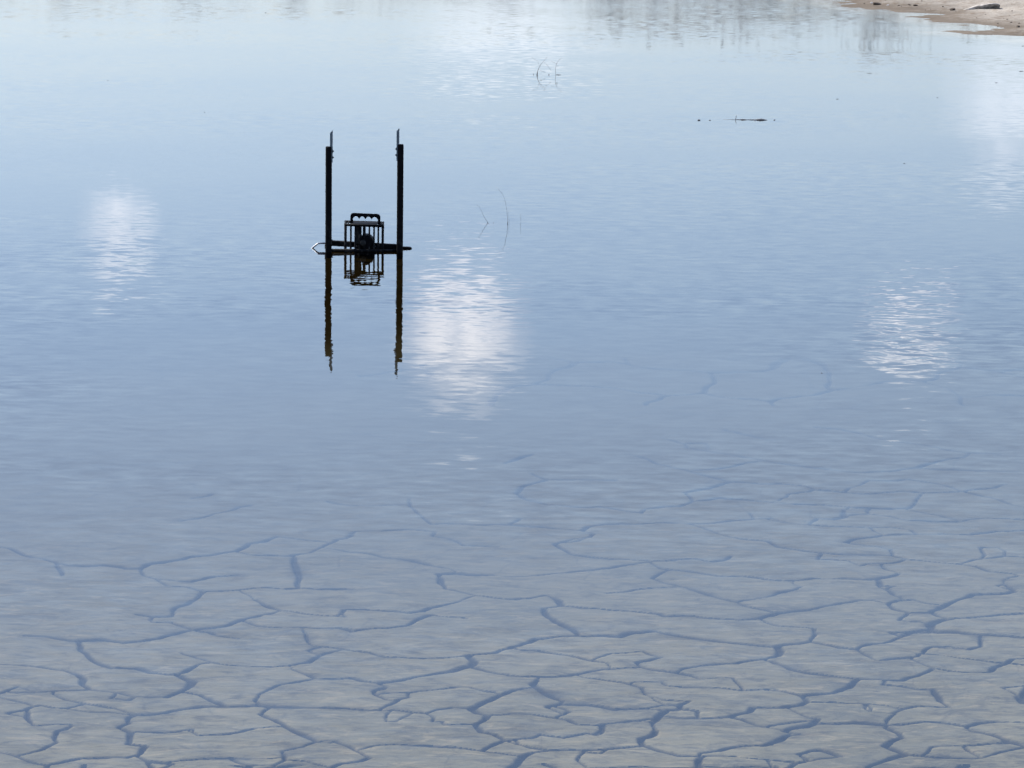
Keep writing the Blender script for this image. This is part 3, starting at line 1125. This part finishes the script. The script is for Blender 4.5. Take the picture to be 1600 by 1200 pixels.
# motor inside the cage
bm = bmesh.new()
ym = P(560, 389.4).y
xm = P(559.6, 389.4).x
box(bm, (xm - 4.9 * S, ym - 9 * S, 9 * S), (xm + 4.9 * S, ym + 9 * S, 39.5 * S), 1.6 * S)
motor = part('motor_body', bm, M['grey'], dev)
for k in range(4):
    bm = bmesh.new()
    z = (15 + 5.6 * k) * S
    box(bm, (xm - 5.4 * S, ym - 9.8 * S, z), (xm + 5.4 * S, ym + 9.6 * S, z + 1.2 * S), 0.3 * S)
    part('cooling_fin', bm, M['grey'], motor)
bm = bmesh.new()
c = P(572.8, 389.4, 12.5)
tube(bm, [c + Vector((0, d * S, 0)) for d in (-17, -16, -13, 14, 16)], [8.0 * S, 10.0 * S, 10.9 * S, 10.9 * S, 9.5 * S], 28)
for f in bm.faces:
    f.smooth = len(f.verts) == 4
imp = part('impeller_housing', bm, M['plastic'], dev)
bm = bmesh.new()
c2 = P(567.8, 389.4, 12.6)
tube(bm, [c2 + Vector((0, d * S, 0)) for d in (-12, -19.2, -20.3, -20.8)], [4.6 * S, 4.6 * S, 4.0 * S, 2.6 * S], 18)
part('hub', bm, M['grey'], imp, True)
bm = bmesh.new()
xs_ = P(569.0, 389.4).x
box(bm, (xs_ - 2.2 * S, ym - 4 * S, 18 * S), (xs_ + 2.2 * S, ym + 4 * S, 39.0 * S), 0.6 * S)
part('outlet_pipe', bm, M['plastic'], imp)
bm = bmesh.new()
a, b = P(556, 389.4), P(588, 389.4)
box(bm, (a.x, a.y - 12 * S, -6 * S), (b.x, a.y + 12 * S, 6.0 * S), 1.2 * S)
part('pump_base', bm, M['plastic'], dev)


# ------------------------------------------------------------------ twigs standing in the water
def plant(name, base_px, yw, stems, label, cat, mat='twig'):
    g = ground(base_px, yw)
    s = scale_at(g)
    root = empty(name, g)
    tag(root, label, cat)
    for pts, r0, r1 in stems:
        bm = bmesh.new()
        w = [Vector(((x - base_px) * s, dy, h * s)) for (x, h, dy) in pts]
        n = len(w)
        tube(bm, w, [0.40 * s * (r0 + (r1 - r0) * i / (n - 1)) for i in range(n)], 6)
        link('stem', bm_mesh('stem', bm, True), M[mat], root)
    return root


plant('twig', 793.5, 349, [
    ([(793.8, -30, 0), (793.6, 0, 0), (793.4, 6, 0), (792, 18, .01), (789.5, 32, .02), (785.5, 44, .02), (780, 50, .03), (774.5, 55, .04)], 0.85, 0.34),
    ([(796, -8, .03), (795.2, 8, .03), (794.2, 22, .04)], 0.35, 0.22),
    ([(793.0, -3, -.01), (793.4, 2.4, -.01), (793.8, 3.2, -.01)], 1.5, 0.9)],
    'tall thin bare twig curving left out of the water right of the posts', 'twig')
plant('twig', 762.5, 348.3, [
    ([(766, -20, 0), (762.6, 0, 0), (757, 8, 0), (752, 18, .02), (748.5, 24, .03), (744, 27, .03)], 0.8, 0.3),
    ([(763, -3, 0), (762.4, 1.2, 0), (761.8, 2.2, 0)], 1.4, 0.8)],
    'short thin twig slanting left out of the water beside the taller curved twig', 'twig')
plant('twig', 813, 350.4, [
    ([(813, -20, 0), (813.2, 0, 0), (813.6, 10, 0), (813.2, 16, .01)], 0.6, 0.25)],
    'faint upright stub of twig just right of the tall curved twig', 'twig')
plant('twig', 771, 348.2, [([(771, -8, 0), (771.1, 0, 0), (771.2, 1.0, 0)], 1.1, 0.8)],
      'dark stump tip between the two curved twigs at the water line', 'twig')
plant('branch', 839, 117, [
    ([(838, -30, 0), (838.6, 0, 0), (839.6, 5, 0), (841.5, 10, 0), (845, 16, .02), (849, 21, .03), (855, 27, .05)], 1.35, 0.42),
    ([(839.5, 4, 0), (839.6, 1, 0), (838.4, -4, 0)], 1.8, 1.4),
    ([(841.3, 9, 0), (846, 7, -.04), (852, 5, -.06)], 0.5, 0.3),
    ([(848.6, 20, .03), (853, 17.5, 0), (858, 12, -.05), (861, 8, -.05)], 0.5, 0.28),
    ([(843, 13, 0), (840, 21, .03), (836, 22.5, .05), (830, 25, .08)], 0.42, 0.36),
    ([(833.6, -2, .02), (833.4, 1.6, .02)], 1.3, 0.8)],
    'forked bare branch tip bending right out of the far water', 'branch')
plant('branch', 872, 117, [
    ([(867, -20, 0), (868.2, 4, 0), (867.6, 10, 0), (869.5, 17, .02), (872, 21, .03), (878, 26, .05)], 0.7, 0.4),
    ([(869.5, 17, .02), (865, 19, .02), (861, 20.5, .03)], 0.5, 0.35),
    ([(869.0, 13, .02), (873, 13.6, .02)], 0.6, 0.4),
    ([(869.5, 0.3, 0), (873, 0.8, 0), (876.5, 0.2, 0)], 1.2, 0.5)],
    'sparse twiggy branch tip right of the forked one in the far water', 'branch')
plant('branch', 857, 117.2, [([(856, -10, 0), (857, 0, 0), (858.4, 1.6, 0)], 2.0, 1.2)],
      'rounded branch stub between the two bare branches in the far water', 'branch')


# floating stick and the bits drifting beside it
def float_piece(name, px0, px1, py, r_px, label, cat, mat='twig', group=None, sub=0.35, seg=10):
    a, b = ground(px0, py), ground(px1, py)
    s = scale_at(a)
    bm = bmesh.new()
    n = 7
    pts, rad = [], []
    for i in range(n):
        t = i / (n - 1)
        prof = math.sin(math.pi * (0.12 + 0.80 * t)) ** 0.7
        pts.append((b - a) * (t - 0.5) + Vector((0, 0.2 * r_px * s * math.sin(5 * t), r_px * s * (1 - 2 * sub) + 0.1 * r_px * s * math.sin(7 * t))))
        rad.append(r_px * s * prof)
    tube(bm, pts, rad, seg)
    o = link(name, bm_mesh(name, bm, True), M[mat])
    o.location = (a + b) / 2
    tag(o, label, cat, group)
    return o


g = ground(1176, 187.4)
s = scale_at(g)
root = empty('floating_stick', g)
tag(root, 'dark stick with a thick right end floating low on the far water', 'stick')
for nm, pts, rad in (
        ('thick_end', [(1180.5, .2), (1184, .5), (1188, .6), (1192, .5), (1196.5, .1), (1199, 0)], [.5, 1.2, 1.6, 1.4, .7, .3]),
        ('thin_end', [(1130, -.1), (1146, .1), (1157, .3), (1160, .4), (1168, .1), (1175, .3), (1181, .4)], [.25, .3, .5, 1.1, .45, .6, .9]),
        ('side_twig', [(1149.5, 0), (1150, 3), (1150.6, 7.5)], [.5, .4, .25])):
    bm = bmesh.new()
    tube(bm, [Vector(((x - 1176) * s, 0, h * s)) for x, h in pts], [q * s for q in rad], 8)
    link(nm, bm_mesh(nm, bm, True), M['twig'], root)
float_piece('floating_bark_or_glint', 1178.2, 1181.6, 188.3, 0.9, 'white glint at the thick end of the floating stick, put in as a tiny pale piece', 'bark chip', 'pale')  # painted glint: a pale solid piece stands in for the highlight
float_piece('floating_bark_or_glint', 1090.2, 1094.4, 188.0, 1.3, 'small dark chip floating left of the long stick', 'bark chip')
float_piece('floating_bark_or_glint', 1108, 1110.4, 188.0, 0.8, 'faint speck of bark between the dark chip and the long stick', 'bark chip')
float_piece('floating_bark_or_glint', 1208.5, 1211.5, 187.6, 0.8, 'tiny speck of bark right of the thick stick end', 'bark chip')
for px, py, w, lab in (
        (168.5, 126, 1.6, 'tiny dark leaf floating at upper left of the water'),
        (319.5, 175.5, 1.6, 'tiny dark leaf floating left of and beyond the posts'),
        (415, 20, 1.8, 'tiny dark leaf floating on the ruffled far water'),
        (1308.5, 155, 3.6, 'small leaf floating midway between the long stick and the bank'),
        (1464.5, 152.5, 2.0, 'speck of leaf floating in front of the sandy bank'),
        (1413, 255.5, 2.6, 'small dark leaf floating alone right of centre, nearer than the stick'),
        (1557, 129.5, 4.0, 'pale leaf floating below the tip of the sandy bank'),
        (1596, 111.5, 6.5, 'flat leaf floating at the right edge of the photograph'),
        (1599, 72, 5.0, 'dark leaf floating at right edge close to the bank'),
        (1284, 583, 2.6, 'tiny leaf floating left of the right hand cloud reflection')):
    float_piece('floating_leaf', px - w / 2, px + w / 2, py, 0.42, lab, 'leaf', 'twig', None, 0.3, 8)


# ------------------------------------------------------------------ things on the sandy bank
def on_ground(px, py):
    p = ground(px, py)
    for _ in range(6):
        z = height(np.array([p.x]), np.array([p.y]))[0]
        p = ground(px, py, z)
    return p


def bank_log():
    a, b = on_ground(1504.5, 15.6), on_ground(1561, 13.4)
    s = scale_at(a)
    bm = bmesh.new()
    L = (b - a).length
    ax = (b - a).normalized()
    side = Vector((-ax.y, ax.x, 0)).normalized()
    n = 12
    rings = []
    prof_t = [0, .05, .15, .28, .4, .52, .64, .75, .84, .91, .97, 1]
    prof_h = [.15, 1.6, 3.2, 5.2, 6.9, 8.0, 8.8, 9.4, 9.8, 9.4, 8.0, 6.8]
    for i in range(n):
        t_, h = prof_t[i], prof_h[i] * s
        w = (1.2 + 8.0 * min(1, t_ * 2.2)) * s
        lift = 0.0
        c = a + (b - a) * t_
        ring = []
        for k in range(12):
            th = 2 * math.pi * (k + 0.5) / 12
            yy = math.copysign(abs(math.cos(th)) ** 0.4, math.cos(th))
            zz = math.copysign(abs(math.sin(th)) ** 0.4, math.sin(th))
            wob_ = 1 + 0.08 * math.sin(3 * th + 9 * t_) + 0.05 * math.sin(17 * t_ + th)
            # overhanging near side: the bottom is set back under the top
            ring.append(bm.verts.new(c + side * (w * yy * wob_ + max(-0.55, 0.7 - 2.6 * t_) * w * zz) + Vector((0, 0, lift + 0.5 * h * (1 + zz * wob_) - 0.4 * s))))
        rings.append(ring)
    for r0, r1 in zip(rings, rings[1:]):
        for k in range(12):
            bm.faces.new((r0[k], r0[(k + 1) % 12], r1[(k + 1) % 12], r1[k]))
    bm.faces.new(rings[0])
    bm.faces.new(rings[-1])
    bmesh.ops.translate(bm, verts=bm.verts, vec=-a)
    o = link('driftwood_log', bm_mesh('driftwood_log', bm, True), M['drift'])
    o.location = a
    tag(o, 'wedge shaped driftwood log, pale on top, lying on the sandy bank', 'log')


bank_log()


def rock_mesh(name, seed, flat):
    bm = bmesh.new()
    bmesh.ops.create_icosphere(bm, subdivisions=2, radius=1.0)
    r = random.Random(seed)
    ph = [r.uniform(0, 6) for _ in range(6)]
    for v in bm.verts:
        c = v.co
        k = 1 + 0.22 * math.sin(2.3 * c.x + ph[0]) * math.sin(2.1 * c.y + ph[1]) + 0.16 * math.sin(4.3 * c.z + ph[2] + 2 * c.x) + 0.08 * math.sin(7 * c.y + ph[3])
        v.co = Vector((c.x * k, c.y * k * 0.8, c.z * k * flat))
    return bm_mesh(name, bm, False)


rocks = [rock_mesh('stone', i, f) for i, f in enumerate((0.55, 0.7, 0.45, 0.6))]
for me in rocks:
    me.materials.append(M['clod'])
pale_me = rock_mesh('stone', 9, 0.55)
pale_me.materials.append(M['pale'])


def stone(px, py, w, me, label, group=None, name='stone'):
    p = on_ground(px, py)
    s = scale_at(p)
    o = bpy.data.objects.new(name, me)
    COL.objects.link(o)
    o.location = p + Vector((0, 0, 0.12 * w * s))
    o.scale = (w * s * 0.5,) * 3
    o.rotation_euler = (0, 0, rng.uniform(0, 6.28))
    tag(o, label, 'stone', group)
    return o


stone(1591, 42.5, 6.5, rocks[1], 'dark angular stone near the water at the right edge of the bank')
stone(1580, 35.8, 4.2, rocks[0], 'smaller dark stone up the bank from the angular one')
stone(1565, 26, 4.0, rocks[3], 'small brown stone on the sand below the driftwood log')
stone(1488, 16, 11, rocks[2], 'low dark clod just left of the driftwood log tip')
stone(1362, 5.2, 5.5, pale_me, 'white pebble at the water edge on the far part of the bank')
stone(1387, 8.6, 4.0, pale_me, 'smaller white pebble right of the white one at the water edge')
stone(1370, 7.6, 13, rocks[2], 'flat dark clod between the two white pebbles at the water edge')
stone(1430, 9.6, 9, rocks[2], 'dark clod at the water edge halfway along the bank')
stone(1420, 8.4, 6, rocks[0], 'small dark clod touching the larger one halfway along the bank')
CL = 'small dark crumb of earth strewn over the sandy bank'
for k in range(46):
    t_ = rng.random()
    x = 1345 + 255 * t_
    edge = 8 + 45 * max(0, t_ - 0.1) ** 1.25
    y = edge - 2 - rng.random() ** 1.5 * min(40, edge - 3)
    if y < 1 or (1500 < x < 1566 and 3 < y < 19):
        continue
    stone(x, y, rng.uniform(1.4, 3.4), rocks[rng.randrange(4)], CL, 'earth crumbs on the bank', 'earth_crumb')


# ------------------------------------------------------------------ trees on the far side, seen only mirrored in the water
def tree_protos():
    out = []
    for k in range(3):
        r = random.Random(50 + k)
        tb = bmesh.new()
        tube(tb, [(0, 0, -0.3), (0.04, 0, 0.2), (0.1 * r.uniform(-1, 1), 0.1, 0.45), (0.05, 0, 0.75)], [0.035, 0.026, 0.018, 0.006], 8)
        tips = []
        for q in range(16):
            th = r.uniform(0, 6.28)
            z0 = r.uniform(0.14, 0.6)
            ln = r.uniform(0.18, 0.34) * (1.15 - z0)
            e = Vector((math.cos(th) * ln, math.sin(th) * ln, z0 + r.uniform(0.12, 0.34)))
            tube(tb, [Vector((0.03, 0, z0)), (Vector((0, 0, z0)) + e) / 2 + Vector((0, 0, -0.02)), e], [0.010, 0.006, 0.002], 5)
            tips.append(e)
            tips.append((Vector((0, 0, z0)) + e) / 2 + Vector((0, 0, 0.04)))
        tips.append(Vector((0, 0, 0.86)))
        cb = bmesh.new()
        for tp in tips:
            for q in range(20):
                d = Vector((r.gauss(0, 1), r.gauss(0, 1), r.gauss(0, 0.8))) * 0.055
                c = tp + d
                if c.z > 1.0 or c.z < 0.03:
                    continue
                sz = r.uniform(0.010, 0.020)
                u = Vector((r.gauss(0, 1), r.gauss(0, 1), r.gauss(0, 1))).normalized()
                v = u.orthogonal().normalized()
                cb.faces.new([cb.verts.new(c + u * sz), cb.verts.new(c + v * sz * 0.6), cb.verts.new(c - u * sz), cb.verts.new(c - v * sz * 0.6)])
        tm = bm_mesh('trunk', tb, True)
        tm.materials.append(M['bark'])
        cm = bm_mesh('crown', cb)
        cm.materials.append(M['leafb'] if k != 1 else M['leaf'])
        out.append((tm, cm))
    return out


PROT = tree_protos()


def tree(x, y, h, k):
    z = height(np.array([x]), np.array([y]))[0]
    o = empty('tree', (x, y, z))
    o.scale = (h * rng.uniform(0.8, 1.1), h * rng.uniform(0.8, 1.1), h)
    o.rotation_euler = (0, 0, rng.uniform(0, 6.28))
    tag(o, 'hazy grey tree on the far shore showing only as a reflection', 'tree', 'trees on the far shore mirrored in the water')
    for nm, me in zip(('trunk', 'crown'), PROT[k]):
        c = bpy.data.objects.new(nm, me)
        COL.objects.link(c)
        c.parent = o


TREES = []   # x in the photograph, y of the mirrored top, distance
for px, py, dist in ((1370, 96, 78), (1432, 70, 84), (1335, 58, 92), (1260, 66, 88), (1150, 72, 90), (1205, 48, 96), (1075, 60, 94), (1010, 74, 92),
                     (950, 44, 98), (880, 40, 100), (1500, 60, 70), (1560, 52, 72), (1640, 70, 74), (800, 30, 104), (715, 26, 106), (630, 34, 102),
                     (545, 30, 106), (455, 36, 104), (370, 28, 108), (285, 34, 106), (195, 30, 108), (110, 36, 104), (20, 32, 106), (-70, 44, 100), (1720, 80, 76), (-160, 50, 98)):
    if px < 900:
        py *= 0.55
    d = ray(px, py)
    elv = -d.z / math.hypot(d.x, d.y)
    x = d.x / d.y * dist
    top = elv * math.hypot(x, dist) - CAM_H
    gz = height(np.array([x]), np.array([dist]))[0]
    tree(x, dist, top - gz, rng.randrange(3))
